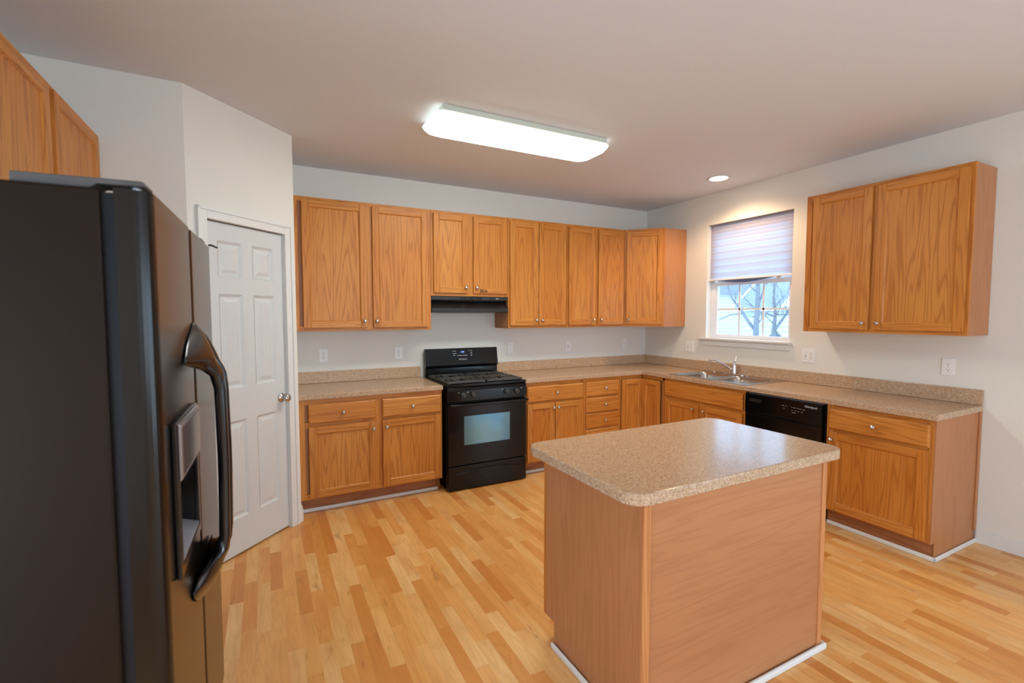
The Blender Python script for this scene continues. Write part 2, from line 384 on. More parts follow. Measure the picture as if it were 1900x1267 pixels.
# casing
g = MB(); cw = .058
def casing(g, x0, x1, z0, z1):
    g.box(x0, -.012, z0, x1, 0, z1)
casing(g, DX0-cw, DX0+.004, 0, DZ1+cw); casing(g, DX1-.004, DX1+cw, 0, DZ1+cw); g.box(DX0+.004, -.012, DZ1-.004, DX1-.004, 0, DZ1+cw)
g.box(DX0-cw, -.019, 0, DX0-cw+.016, -.011, DZ1+cw); g.box(DX1+cw-.016, -.019, 0, DX1+cw, -.011, DZ1+cw); g.box(DX0-cw, -.019, DZ1+cw-.016, DX1+cw, -.011, DZ1+cw)
g.box(DX0, 0, 0, DX0+.004, .1, DZ1); g.box(DX1-.004, 0, 0, DX1, .1, DZ1); g.box(DX0, 0, DZ1-.004, DX1, .1, DZ1)
struct(g.build('trim_1', M_WHITE, loc=DGLOC, rot=DGR, bevel=.003))
g = MB(); g.box(DX1+cw, -.013, 0, LAB+.004, 0, .085); struct(g.build('baseboard_diagonal', M_WHITE, loc=DGLOC, rot=DGR, bevel=.004))
g = MB(); g.box(PA[0], PA[1]-.004, 0, PA[0]+.013, -.56, .085); struct(g.build('baseboard_return', M_WHITE, bevel=.004))
g = MB(); g.box(-.014, PY1+.06, 0, 0, -3.115, .085); struct(g.build('baseboard_right', M_WHITE, bevel=.004))
g = MB(); g.box(XL, YN, 0, XL+.014, -4.46, .085); struct(g.build('baseboard_left', M_WHITE, bevel=.004))
g = MB(); g.box(XL, PB[1]-.014, 0, PB[0], PB[1], .085); struct(g.build('baseboard_pantry', M_WHITE, bevel=.004))

# ------------------------------------------------------------------ kitchen window
root = struct(bpy.data.objects.new('window_1', None)); COL.objects.link(root); root.location = (0, (WY0+WY1)/2, WZ0)
def W1(mb, name, mat, bev=.002): 
    o = mb.build(name, mat, root, bevel=bev); o.matrix_parent_inverse = Matrix.Translation(root.location).inverted(); return o
fr = MB(); fr.grid([WY0, WY0+.052, WY1-.052, WY1], [WZ0+.002, WZ0+.03, WZ1-.04, WZ1], lambda u, v: not (WY0+.052 < u < WY1-.052 and WZ0+.03 < v < WZ1-.04), .075, .14, lambda u, v, q: (q, u, v)); W1(fr, 'window_frame', M_VINYL)
GL, GR, GB, GT = -1.742, -.968, 1.30, 1.805
MY = [-1.485, -1.225]; MZ = [1.562]
def sash(name, gb, gt, mz, x0, x1, br, tr):
    m = MB(); us = [GL-.035, GL, GR, GR+.035]; vs = [gb-br, gb, gt, gt+tr]
    m.grid(us, vs, lambda u, v: not (GL < u < GR and gb < v < gt), x0, x1, lambda u, v, q: (q, u, v))
    W1(m, name, M_VINYL)
    m = MB()
    for y in MY: m.box(x0+.012, y-.009, gb, x1-.008, y+.009, gt)
    m.box(x0+.012, GL, mz-.009, x1-.008, GR, mz+.009); W1(m, 'muntin_grid', M_VINYL, 0)
    m = MB(); m.box(x0+.016, GL, gb, x0+.019, GR, gt); W1(m, 'glass_pane', M_GLASS, 0)
sash('lower_sash', GB, GT, 1.562, .082, .112, .026, .042); sash('upper_sash', 1.86, 2.36, 2.11, .113, .137, .03, .034)
sl = MB(); sl.box(-.045, WY0-.024, WZ0-.018, .08, WY1+.072, WZ0+.002); W1(sl, 'window_sill', M_WHITE, .004)
sl = MB(); sl.box(-.016, WY0+.0, WZ0-.078, 0, WY1+.045, WZ0-.018); W1(sl, 'window_apron', M_WHITE, .003)

# pleated shade
sh = thing('pleated_shade', 'half lowered pleated fabric shade hanging in the window over the sink', 'window shade', (.045, (WY0+WY1)/2, 1.862))
SX, SY0, SY1 = .045, -1.800, -.905; sy0, sy1 = SY0-(WY0+WY1)/2, SY1-(WY0+WY1)/2
m = MB(); NP = 16; zt, zb = 2.432-1.862, .012
rows_ = []
for i in range(2*NP+1):
    z = zb+(zt-zb)*i/(2*NP); rows_.append((.0016 if i % 2 else -.0016, z))
V = []; F = []
for x, z in rows_: V += [(x, sy0, z), (x, sy1, z)]
for i in range(2*NP): F.append((2*i, 2*i+1, 2*i+3, 2*i+2))
m.add(V, F); m.build('pleated_fabric', M_FABRIC, sh)
m = MB(); m.box(-.014, sy0, zt-.002, .016, sy1, zt+.004); m.build('head_rail', M_GREYPL, sh)
m = MB(); m.box(-.016, sy0-.006, -.004, .014, sy1+.006, .012); m.build('bottom_rail', M_PLATE, sh, bevel=.003)
m = MB(); n = 14; P = []
for i in range(n+1):
    t = i/n; P.append((sy0+.19+(sy1-sy0-.27)*t, -.004-.030*sin(pi*t)))
P += [(sy1-.08, .0), (sy0+.19, .0)]
m.prism(P, lambda a, b, q: (q, a, b), .002, .012); m.build('sagging_hem', M_FABRICBACK, sh)
for yy in (sy1-.03, sy0+.13):
    m = MB(); m.prism([(-.028, 0), (.028, 0), (.004, -.028)], lambda a, b, q: (q, yy+a, b), -.018, -.008); m.build('clip', M_FABRIC, sh)

# patio door and window behind the camera (they only let daylight in)
m = MB(); m.grid([PY0, PY0+.07, (PY0+PY1)/2-.035, (PY0+PY1)/2+.035, PY1-.07, PY1], [.0, .09, PZ1-.07, PZ1],
     lambda u, v: not ((PY0+.07 < u < (PY0+PY1)/2-.035 or (PY0+PY1)/2+.035 < u < PY1-.07) and .09 < v < PZ1-.07), .05, .12, lambda u, v, q: (q, u, v))
o = struct(m.build('door_2', M_VINYL)); m = MB(); m.box(.08, PY0+.06, .08, .085, PY1-.06, PZ1-.06); m.build('glass_pane', M_GLASS, o)
m = MB(); m.grid([NX0, NX0+.06, (NX0+NX1)/2-.04, (NX0+NX1)/2+.04, NX1-.06, NX1], [NZ0, NZ0+.06, NZ1-.06, NZ1],
     lambda u, v: not ((NX0+.06 < u < (NX0+NX1)/2-.04 or (NX0+NX1)/2+.04 < u < NX1-.06) and NZ0+.06 < v < NZ1-.06), YN-.12, YN-.05, lambda u, v, q: (u, q, v))
o = struct(m.build('window_2', M_VINYL)); m = MB(); m.box(NX0+.05, YN-.09, NZ0+.05, NX1-.05, YN-.085, NZ1-.05); m.build('glass_pane', M_GLASS, o)

# ------------------------------------------------------------------ cabinets
_kb = MB(); _kb.lathe([(0, .001), (.007, .001), (.0065, .010), (.010, .014), (.0155, .019), (.0155, .024), (.011, .029), (0, .030)], (0, 0, 0), (0, -1, 0), 20)
KNOB0 = _kb.build('knob', M_NICKEL); KNOB_ME = KNOB0.data; bpy.data.objects.remove(KNOB0)
def knob(parent, x, z, y=-.021):
    o = bpy.data.objects.new('knob', KNOB_ME); COL.objects.link(o); o.parent = parent; o.location = (x, y, z); return o
FW = .054
def cab_door(parent, x0, x1, z0, z1, kn=None, loc=None, rot=None, label=None):
    m = MB(); ya, yb = -.021, -.001
    m.box(x0, ya, z0, x0+FW, yb, z1, 0); m.box(x1-FW, ya, z0, x1, yb, z1, 0)
    m.box(x0+FW, ya, z0, x1-FW, yb, z0+FW, 1); m.box(x0+FW, ya, z1-FW, x1-FW, yb, z1, 1)
    d = m.build('door', [OAK['Z'], OAK['X']], parent, bevel=.0035, loc=loc, rot=rot)
    p = MB(); a, b, c, e = x0+FW, x1-FW, z0+FW, z1-FW
    rs = [[(a+i, y, c+i), (b-i, y, c+i), (b-i, y, e-i), (a+i, y, e-i)] for i, y in ((-.001, -.0175), (.0015, -.0165), (.007, -.0105))]
    p.rings(rs, 0, False, False, True); p.build('door_panel', OAK['Z'], d)
    if kn: knob(d, *kn)
    if label: d['label'] = label
    return d
def cab_drawer(parent, x0, x1, z0, z1, kn=None):
    m = MB(); m.rings([[(x0+i, y, z0+i), (x1-i, y, z0+i), (x1-i, y, z1-i), (x0+i, y, z1-i)] for i, y in ((0, -.001), (0, -.014), (.009, -.021))], 0, False)
    d = m.build('drawer', OAK['X'], parent, bevel=.0015)
    if kn: knob(d, *kn)
    return d
def cabinet(name, label, cat, group, loc, rz, Wd, z0, z1, depth, items, toe=None, mids=(), rails=(), ctop=None):
    """local x along the face, face plane y=0 (outwards is -y), wall at y=depth"""
    t = thing(name, label, cat, loc, rz, group)
    c = MB(); c.box(.001, .0195, z0, Wd-.001, depth-.002, ctop or z1); c.build('carcass', LAM['Z'], t, bevel=.001, seg=1)
    f = MB(); st = .042
    f.box(0, 0, z0, st, .019, z1, 0); f.box(Wd-st, 0, z0, Wd, .019, z1, 0)
    f.box(st, 0, z1-.04, Wd-st, .019, z1, 1); f.box(st, 0, z0, Wd-st, .019, z0+.04, 1)
    for x in mids: f.box(x-.032, .0002, z0+.04, x+.032, .019, z1-.04, 0)
    for z in rails: f.box(st, .0004, z-.024, Wd-st, .019, z+.024, 1)
    f.build('face_frame', [OAK['Z'], OAK['X']], t, bevel=.0008, seg=1)
    if toe:
        b = MB(); b.box(0.002, toe, 0, Wd-.002, toe+.018, z0); b.build('toe_board', TOE, t)
    for it in items:
        if it[0] == 'd': cab_door(t, it[1], it[2], it[3], it[4], it[5] if len(it) > 5 else None)
        else: cab_drawer(t, it[1], it[2], it[3], it[4], it[5] if len(it) > 5 else None)
    return t
def rel(items, x0, sgn=1):
    out = []
    for it in items:
        a, b = sorted(((it[1]-x0)*sgn, (it[2]-x0)*sgn)); r = [it[0], a, b, it[3], it[4]]
        if len(it) > 5: r.append(((it[5][0]-x0)*sgn, it[5][1]))
        out.append(r)
    return out
UZ0, UZ1 = 1.374, 2.436; UD = .305; GU = 'oak wall cabinets in the kitchen'; GB_ = 'oak base cabinets in the kitchen'
def upper_back(label, x0, x1, items, z0=UZ0, mids=()):
    return cabinet('wall_cabinet', label, 'wall cabinet', GU, (x0, -UD, 0), 0, x1-x0, z0, UZ1, UD, rel(items, x0), mids=[m-x0 for m in mids])
upper_back('wide two-door oak wall cabinet left of the range hood, next to the pantry door', -3.947, -2.827,
   [('d', -3.876, -3.382, 1.400, 2.412, (-3.409, 1.454)), ('d', -3.335, -2.858, 1.400, 2.412, (-3.309, 1.454))], mids=(-3.358,))
hc = upper_back('short two-door oak wall cabinet directly above the black range hood', -2.825, -2.054,
   [('d', -2.802, -2.476, 1.704, 2.410, (-2.500, 1.757)), ('d', -2.420, -2.078, 1.704, 2.410, (-2.390, 1.757))], z0=1.677, mids=(-2.448,))
dr = [c for c in hc.children if c.name.startswith('door')][1]
text_mesh('lettering', 'ISCA', .036, M_DARKINK, dr, (-2.318+2.825, -.0216, 1.727), (R90, 0, 0), bold=.0016)
upper_back('two-door oak wall cabinet immediately right of the range hood, doors meeting without a stile', -2.052, -1.375,
   [('d', -2.036, -1.719, 1.400, 2.412, (-1.748, 1.452)), ('d', -1.712, -1.392, 1.400, 2.412, (-1.683, 1.452))])
upper_back('two-door oak wall cabinet between the hood-side cabinet and the angled corner cabinet', -1.373, -.612,
   [('d', -1.355, -1.012, 1.400, 2.412, (-1.040, 1.452)), ('d', -.972, -.628, 1.400, 2.412, (-.944, 1.452))], mids=(-.992,))
# angled corner wall cabinet
cx0, cy0, cx1, cy1 = -.610, -.305, -.312, -.610
ang = math.atan2(cy1-cy0, cx1-cx0); FWD = sqrt((cx1-cx0)**2+(cy1-cy0)**2)
t = thing('corner_wall_cabinet', 'single-door oak wall cabinet set at an angle across the corner of the room', 'wall cabinet', (cx0, cy0, 0), ang, GU)
inv = Matrix.Rotation(-ang, 4, 'Z') @ Matrix.Translation((-cx0, -cy0, 0))
pts = [(-.610, -.303), (-.610, -.002), (-.002, -.002), (-.002, -.618), (-.312, -.618)]
lp = [inv @ Vector((x, y, 0)) for x, y in pts]; lp = [(p.x, p.y+.0) for p in lp]; lp[0] = (0.001, .0195); lp[-1] = (lp[-1][0]-.001, lp[-1][1]+.012)
m = MB(); m.prism(lp, lambda a, b, q: (a, b, q), UZ0, UZ1); m.build('carcass', LAM['Z'], t, bevel=.001, seg=1)
m = MB(); m.box(0, 0, UZ0, .04, .019, UZ1, 0); m.box(FWD-.04, 0, UZ0, FWD, .019, UZ1, 0); m.box(.04, 0, UZ0, FWD-.04, .019, UZ0+.04, 1); m.box(.04, 0, UZ1-.04, FWD-.04, .019, UZ1, 1)
m.build('face_frame', [OAK['Z'], OAK['X']], t)
cab_door(t, .028, FWD-.022, 1.400, 2.412, (.056, 1.452))
# right wall cabinets (local x runs towards the camera)
cabinet('wall_cabinet', 'two-door oak wall cabinet alone on the right wall beyond the window', 'wall cabinet', GU, (-UD, -2.110, 0), -R90, 1.010, UZ0, UZ1, UD,
   rel([('d', -2.168, -2.578, 1.398, 2.412, (-2.546, 1.447)), ('d', -2.610, -3.102, 1.398, 2.412, (-2.642, 1.447))], -2.110, -1), mids=(.484,))
cabinet('wall_cabinet', 'oak wall cabinet above the black refrigerator, cut off by the photo edge', 'wall cabinet', GU, (-4.887, -2.50, 0), R90, 1.232, 1.86, 2.426, .281,
   rel([('d', -2.47, -1.912, 1.885, 2.402, (-1.95, 1.93)), ('d', -1.860, -1.292, 1.885, 2.402, (-1.82, 1.93))], -2.50), mids=(.614,))
# base cabinets
BZ0, BZ1, BD = .115, .874, .61
cabinet('base_cabinet', 'two-door oak base cabinet with two drawers, left of the range', 'base cabinet', GB_, (-3.946, -BD, 0), 0, 1.108, BZ0, BZ1, BD,
   rel([('w', -3.882, -3.388, .692, .836, (-3.636, .763)), ('w', -3.338, -2.850, .692, .836, (-3.095, .763)),
        ('d', -3.882, -3.390, .128, .668, (-3.411, .612)), ('d', -3.338, -2.855, .128, .668, (-3.309, .612))], -3.946), toe=.065, mids=(.583,), rails=(.680,))
cabinet('base_cabinet', 'oak base cabinet right of the range with one drawer over two doors', 'base cabinet', GB_, (-2.042, -BD, 0), 0, .676, BZ0, BZ1, BD,
   rel([('w', -2.016, -1.384, .692, .838, (-1.700, .766)), ('d', -2.016, -1.716, .128, .676, (-1.737, .625)), ('d', -1.708, -1.386, .128, .676, (-1.684, .625))], -2.042), toe=.065, rails=(.684,))
cabinet('drawer_cabinet', 'narrow oak base cabinet with a stack of four drawers', 'base cabinet', GB_, (-1.365, -BD, 0), 0, .452, BZ0, BZ1, BD,
   rel([('w', -1.346, -.933, .694, .840, (-1.118, .769)), ('w', -1.346, -.933, .531, .677, (-1.118, .603)), ('w', -1.346, -.933, .374, .519, (-1.118, .445)), ('w', -1.346, -.933, .130, .358, (-1.118, .245))], -1.365),
   toe=.065, rails=(.686, .525, .366))
# corner base with two leaves meeting in the inner corner
t = thing('corner_base_cabinet', 'oak corner base cabinet with two narrow leaves meeting at a right angle', 'base cabinet', (-.912, -.61, 0), 0, GB_)
def cp(x, y): return (x+.912, y+.61)
poly = [cp(-.910, -.592), cp(-.590, -.592), cp(-.590, -.928), cp(-.002, -.928), cp(-.002, -.002), cp(-.910, -.002)]
m = MB(); m.prism(poly, lambda a, b, q: (a, b, q), BZ0, BZ1); m.build('carcass', LAM['Z'], t)
m = MB(); m.box(0, 0, BZ0, .014, .018, BZ1, 0); m.box(.014, 0, .842, .30, .018, BZ1, 1); m.box(.302, -.318, .842, .32, .0, BZ1, 1)
m.box(.302, -.318, BZ0, .32, -.30, BZ1, 0); m.build('face_frame', [OAK['Z'], OAK['X']], t)
m = MB(); m.box(.01, .065, 0, .367, .08, BZ0); m.box(.367, -.316, 0, .382, .065, BZ0); m.build('toe_board', TOE, t)
cab_door(t, .018, .300, .128, .836)
cab_door(t, .022, .272, .128, .836, loc=(.302, 0, 0), rot=(0, 0, -R90))
cabinet('sink_base_cabinet', 'oak base cabinet under the sink with a wide false drawer front', 'base cabinet', GB_, (-BD, -.932, 0), -R90, .906, BZ0, BZ1, BD-.001,
   rel([('w', -.950, -1.822, .704, .846), ('d', -.962, -1.368, .128, .674, (-1.312, .627)), ('d', -1.403, -1.820, .128, .674, (-1.434, .627))], -.932, -1), toe=.065, mids=(.453,), rails=(.690,), ctop=.70)
e = cabinet('base_cabinet', 'oak base cabinet at the free end of the right-hand counter', 'base cabinet', GB_, (-BD, -2.486, 0), -R90, .612, BZ0, BZ1, BD-.001,
   rel([('w', -2.504, -3.080, .706, .846, (-2.787, .772)), ('d', -2.510, -3.078, .128, .686, (-2.532, .632))], -2.486, -1), toe=.045, rails=(.696,))
m = MB(); m.prism([(.0, .115), (.0, .874), (BD-.002, .874), (BD-.002, 0), (.045, 0), (.045, .115)], lambda a, b, q: (q, a, b), .613, .620); m.build('end_panel', LAM['Z'], e)
m = MB(); m.box(.6205, BD-.034, .088, .629, BD-.002, .874); m.build('scribe_strip', LAM['Z'], e, bevel=.002)

# worktops
t = thing('worktop', 'short speckled laminate worktop left of the range', 'worktop', (-3.39, -.31, .874), 0)
m = MB(); m.box(-3.945+3.39, -.635+.31, .001, -2.833+3.39, .31-.002, .04); m.build('counter_slab', M_COUNTER, t, bevel=.005, seg=3)
m = MB(); m.box(-3.945+3.39, .31-.021, .0405, -2.842+3.39, .31-.002, .142); m.build('backsplash', M_COUNTER, t, bevel=.004)
t = thing('worktop', 'long L-shaped speckled laminate worktop holding the sink', 'worktop', (-.6, -.6, .874), 0)
SKX0, SKX1, SKY0, SKY1 = -.572, -.095, -1.800, -.995
m = MB(); m.grid([-2.040+.6, -.635+.6, SKX0+.6, SKX1+.6, -.002+.6], [-3.118+.6, SKY0+.6, SKY1+.6, -.635+.6, -.002+.6],
   lambda u, v: (v > -.035 or u > -.035) and not (SKX0+.6 < u < SKX1+.6 and SKY0+.6 < v < SKY1+.6), .001, .04, lambda u, v, q: (u, v, q))
m.build('counter_slab', M_COUNTER, t, bevel=.005, seg=3)
m = MB(); m.box(-2.040+.6, .6-.021, .0405, .6-.002, .6-.002, .142); m.build('backsplash', M_COUNTER, t, bevel=.004)
m = MB(); m.box(.6-.021, -3.116+.6, .0405, .6-.002, .6-.0215, .142); m.build('backsplash', M_COUNTER, t, bevel=.004)

# sink and faucet
t = thing('kitchen_sink', 'stainless double-bowl sink set into the worktop under the window', 'sink', (-.33, -1.40, .914))
sx0, sx1, sy0_, sy1_ = -.275, .275, -.428, .432
B1 = (-.218, .042, .175, .388); B2 = (-.218, -.385, .175, .010)
m = MB(); m.grid([sx0, B1[0], B1[2], sx1], [sy0_, B2[1], B2[3], B1[1], B1[3], sy1_],
   lambda u, v: not any(b[0] < u < b[2] and b[1] < v < b[3] for b in (B1, B2)), .0005, .0045, lambda u, v, q: (u, v, q))
m.build('rim', M_STEEL, t, bevel=.002)
for b in (B1, B2):
    m = MB(); rs = []
    for ins, z, r in ((-.010, .0048, .06), (-.006, .0065, .06), (.0, .004, .055), (.006, -.02, .06), (.016, -.12, .07), (.03, -.150, .07), (.075, -.160, .06)):
        rs.append([(x, y, z) for x, y in rrect(b[0]+ins, b[1]+ins, b[2]-ins, b[3]-ins, r)])
    m.rings(rs, 0, True, False, True); o = m.build('bowl', M_STEEL, t)
    m = MB(); m.lathe([(0, 0), (.04, 0), (.042, .003), (.03, .004), (0, .002)], ((b[0]+b[2])/2, (b[1]+b[3])/2, -.1595), (0, 0, 1)); m.build('drain', M_CHROME, t)
for yy in (-.07, .30):
    m = MB(); m.lathe([(0, 0), (.019, 0), (.019, .005), (.012, .009), (0, .010)], (.235, yy, .005), (0, 0, 1)); m.build('hole_cap', M_CHROME, t)
t = thing('kitchen_faucet', 'chrome single-lever faucet standing behind the double sink', 'faucet', (-.092, -1.325, .919))
m = MB(); m.rings([[(x, y, z) for x, y in rrect(-.028+i, -.12+i, .028-i, .12-i, .026)] for i, z in ((0, 0), (0, .006), (.006, .011))]); m.build('base_plate', M_CHROME, t)
m = MB(); m.lathe([(0, .010), (.026, .010), (.024, .02), (.021, .055), (.0205, .09), (.018, .108), (.012, .118), (0, .121)], (0, 0, 0), (0, 0, 1)); m.build('faucet_body', M_CHROME, t)
m = MB(); m.tube([(0, 0, .115), (.004, -.004, .135), (.012, -.008, .165), (.02, -.012, .182)], [.010, .008, .0075, .009]); m.build('lever', M_CHROME, t)
sp = [(-.005, .008, .045), (-.022, .030, .062), (-.055, .075, .100), (-.085, .118, .128), (-.105, .147, .140), (-.120, .165, .141), (-.129, .178, .133), (-.131, .181, .118)]
m = MB(); m.tube(sp, [.013, .012, .011, .0105, .0105, .011, .012, .0125]); m.build('spout', M_CHROME, t)

# ------------------------------------------------------------------ island
ICX, ICY = -2.487, -2.905
t = thing('island_cabinet', 'free-standing oak-panelled island cabinet in the middle of the floor', 'island cabinet', (ICX, ICY, 0))
ix0, ix1, iy0, iy1 = -3.022-ICX, -1.955-ICX, -3.222-ICY, -2.592-ICY
prof = [(iy0+.006, 0), (iy1-.07, 0), (iy1-.07, .115), (iy1, .115), (iy1, .874), (iy0+.006, .874)]
for xa, xb in ((ix0, ix0+.012), (ix1-.012, ix1)):
    m = MB(); m.prism(prof, lambda a, b, q: (q, a, b), xa, xb); m.build('side_panel', LAM['Z'], t)
m = MB(); m.box(ix0+.013, iy0+.008, .115, ix1-.013, iy1-.001, .873); m.build('carcass', LAM['Z'], t)
m = MB(); m.box(ix0+.013, iy1-.088, 0, ix1-.013, iy1-.072, .114); m.build('toe_board', TOE, t)
m = MB(); m.box(ix0+.03, iy0, 0, ix1-.028, iy0+.006, .874); m.build('back_panel', LAM['X'], t)
for xa, xb in ((ix0-.004, ix0+.030), (ix1-.028, ix1+.003)):
    m = MB(); m.box(xa, iy0-.006, 0, xb, iy0+.0055, .874); m.build('corner_trim', M_TRIMOAK, t, bevel=.003)
m = MB(); m.box(ix0, iy1+.0005, .115, ix0+.042, iy1+.019, .874, 0); m.box(ix1-.042, iy1+.0005, .115, ix1, iy1+.019, .874, 0); m.box(-.032, iy1+.0005, .155, .032, iy1+.018, .834, 0)
m.box(ix0+.042, iy1+.0005, .834, ix1-.042, iy1+.019, .874, 1); m.box(ix0+.042, iy1+.0005, .115, ix1-.042, iy1+.019, .155, 1); m.box(ix0+.042, iy1+.0005, .660, ix1-.042, iy1+.018, .700, 1)
m.build('face_frame', [OAK['Z'], OAK['X']], t)
for a, b, s in ((ix0+.02, -.018, 1), (.018, ix1-.02, -1)):
    d = cab_door(t, -b, -a, .128, .668, ((-a-.03) if s < 0 else (-b+.03), .62), loc=(0, iy1+.0195, 0), rot=(0, 0, pi))
    d = cab_drawer(t, -b, -a, .692, .836, (-(a+b)/2, .763)); d.location = (0, iy1+.0195, 0); d.rotation_euler = (0, 0, pi)
t = thing('island_worktop', 'speckled laminate island worktop with rounded corners on the panelled island', 'worktop', (-2.487, -2.898, .8745))
m = MB(); hx, hy = .615, .366
m.rings([[(x, y, z) for x, y in rrect(-hx+i, -hy+i, hx-i, hy-i, .075-i, 8)] for i, z in ((.003, 0), (0, .003), (0, .036), (.0015, .0395), (.004, .0415), (.007, .042))], 0, False)
o = m.build('counter_slab', M_COUNTER, t)

# white shoe mouldings on the floor
def moulding(i, boxes):
    m = MB()
    for b in boxes: m.box(b[0], b[1], 0, b[2], b[3], .028)
    struct(m.build('trim_%d' % i, M_WHITE, bevel=.006))
moulding(2, [(-3.945, -.559, -2.862, -.546)])
moulding(3, [(-2.035, -.559, -.535, -.546)])
moulding(4, [(-.579, -3.121, -.566, -2.487), (-.579, -3.121, -.002, -3.1075)])
moulding(5, [(-3.040, -3.245, -3.0275, -2.66), (-3.040, -3.245, -1.935, -3.2295), (-1.9475, -3.245, -1.935, -2.66)])

# ------------------------------------------------------------------ range
RX0, RX1 = -2.812, -2.058; RW = RX1-RX0; RC = (RX0+RX1)/2
t = thing('gas_range', 'black free-standing gas range with backguard between the base cabinets', 'range', (RC, -.34, 0)); hw = RW/2
Y = lambda y: y+.34
m = MB(); m.box(-hw, Y(-.645), .014, hw, Y(-.035), .895); m.build('range_body', M_BLACK, t, bevel=.004)
for x in (-hw+.05, hw-.05):
    for y in (-.60, -.08):
        m = MB(); m.lathe([(.018, 0), (.018, .008), (.012, .009), (.012, .015)], (x, Y(y), 0), (0, 0, 1), 14); m.build('foot', M_BLACKM, t)
m = MB(); m.grid([-hw-.003, -hw+.03, hw-.03, hw+.003], [Y(-.672), Y(-.63), Y(-.10), Y(-.075)], lambda u, v: not (-hw+.03 < u < hw-.03 and Y(-.63) < v < Y(-.10)), .8955, .918, lambda u, v, q: (u, v, q))
m.box(-hw+.025, Y(-.635), .896, hw-.025, Y(-.095), .902); m.build('cooktop', M_BLACK, t, bevel=.004)
for sx in (-1, 1):
    for yb in (-.235, -.50):
        m = MB(); m.lathe([(0, .901), (.052, .901), (.048, .910), (.036, .912), (.036, .918), (.03, .921), (0, .921)], (sx*.185, Y(yb), 0), (0, 0, 1)); m.build('burner', M_BLACKM, t)
    g = MB(); xa, xb = (sx*.185-.166), (sx*.185+.166); ya, yb = Y(-.628), Y(-.105); zt_ = .936; bw = .011
    for x in (xa, xb): g.box(x-bw, ya, zt_-.016, x+bw, yb, zt_)
    for y in (ya, (ya+yb)/2, yb): g.box(xa, y-bw, zt_-.016, xb, y+bw, zt_)
    for cy in (Y(-.235), Y(-.50)):
        for k_ in range(4):
            a = pi/4+k_*pi/2; g.tube([(sx*.185+.035*cos(a), cy+.035*sin(a), zt_-.006), (sx*.185+.15*cos(a), cy+.11*sin(a), zt_-.006)], .0075, 8)
        for dx in (-.115, -.07, .07, .115): g.box(sx*.185+dx-.010, cy-.118, zt_-.013, sx*.185+dx+.010, cy+.118, zt_)
        for dy in (-.085, .085): g.box(xa, cy+dy-.010, zt_-.013, xb, cy+dy+.010, zt_)
    for x in (xa, xb):
        for y in (ya, yb): g.box(x-.008, y-.008, .902, x+.008, y+.008, zt_-.01)
    g.build('grate', M_IRON, t, bevel=.003)
# backguard
pf = [(-.030, .896), (-.030, 1.178), (-.062, 1.180), (-.090, 1.020), (-.088, 1.006), (-.068, .994), (-.070, .896)]
m = MB(); m.prism(pf, lambda a, b, q: (q, Y(a), b), -hw, hw); bgd = m.build('backguard', M_BLACK, t, bevel=.003)
tilt = math.atan2(.028, .160)
def bgpt(x, z, off=.0006): return (x, Y(-.062-.028*(1.180-z)/.160)-off, z)
tr = (R90-tilt, 0, 0)
m = MB(); m.box(-.045, -.016, 0, .045, .016, .0008); o = m.build('clock_window', M_CLOCKBG, bgd, loc=bgpt(0, 1.142), rot=tr)
text_mesh('clock_digits', '1:00', .020, M_CLOCK, bgd, bgpt(-.002, 1.142, .0018), tr)
text_mesh('brand_lettering', 'Whirlpool', .020, M_LETTER, bgd, bgpt(0, 1.072), tr)
m = MB()
for x, z, w_ in ((-.095, 1.150, .014), (-.075, 1.150, .012), (-.095, 1.130, .012), (-.072, 1.130, .012), (-.088, 1.112, .014), (.070, 1.152, .012), (.095, 1.152, .014), (.092, 1.134, .016), (.092, 1.120, .014), (.092, 1.106, .016),
               (-.045, 1.108, .02), (-.018, 1.108, .024), (.012, 1.108, .022), (.040, 1.108, .02)):
    m = MB(); m.box(-w_/2, -.0022, 0, w_/2, .0022, .0004); m.build('button_marking', M_LETTER, bgd, loc=bgpt(x, z), rot=tr)
for x in (-hw+.045, hw-.045):
    m = MB(); m.box(-.0012, -.064, 0, .0012, .064, .0012); m.build('panel_seam', M_GASKET, bgd, loc=bgpt(x, 1.10), rot=tr)
# front
m = MB(); m.prism([(-.646, .768), (-.646, .894), (-.672, .888), (-.682, .862), (-.684, .770)], lambda a, b, q: (q, Y(a), b), -hw, hw); cpn = m.build('control_panel', M_BLACK, t, bevel=.003)
for x in (-2.676, -2.585, -2.262, -2.163):
    m = MB(); m.lathe([(0, 0), (.022, 0), (.022, .008), (.019, .012), (.017, .030), (.0, .031)], (x-RC, Y(-.6838), .826), (0, -1, 0), 22); m.box(x-RC-.004, Y(-.722), .807, x-RC+.004, Y(-.712), .845)
    m.build('burner_knob', M_IRON, cpn, bevel=.001)
m = MB()
for x in (-2.712, -2.632, -2.300, -2.112):
    m = MB(); m.box(x-RC-.007, Y(-.6845), .846, x-RC+.007, Y(-.684), .850); m.build('knob_marking', M_LETTER, cpn)
m = MB(); m.grid([-hw+.003, -2.664-RC, -2.226-RC, hw-.003], [.222, .392, .642, .764], lambda u, v: not (-2.664-RC < u < -2.226-RC and .392 < v < .642), Y(-.682), Y(-.647), lambda u, v, q: (u, q, v))
od = m.build('oven_door', M_BLACK, t, bevel=.003)
m = MB(); m.box(-2.664-RC, Y(-.680), .392, -2.226-RC, Y(-.66), .642); m.build('oven_window', M_OVENGLASS, od)
m = MB(); m.rings([[(x, Y(-.722)+dy*.5*(1 if abs(x) < hw-.04 else 1), .745+dz) for dy, dz in [(.018*cos(2*pi*k_/14), .011*sin(2*pi*k_/14)) for k_ in range(14)]] for x in (-hw+.004, -hw+.02, 0, hw-.02, hw-.004)])
for x in (-hw+.03, hw-.03): m.box(x-.014, Y(-.722), .737, x+.014, Y(-.682), .754)
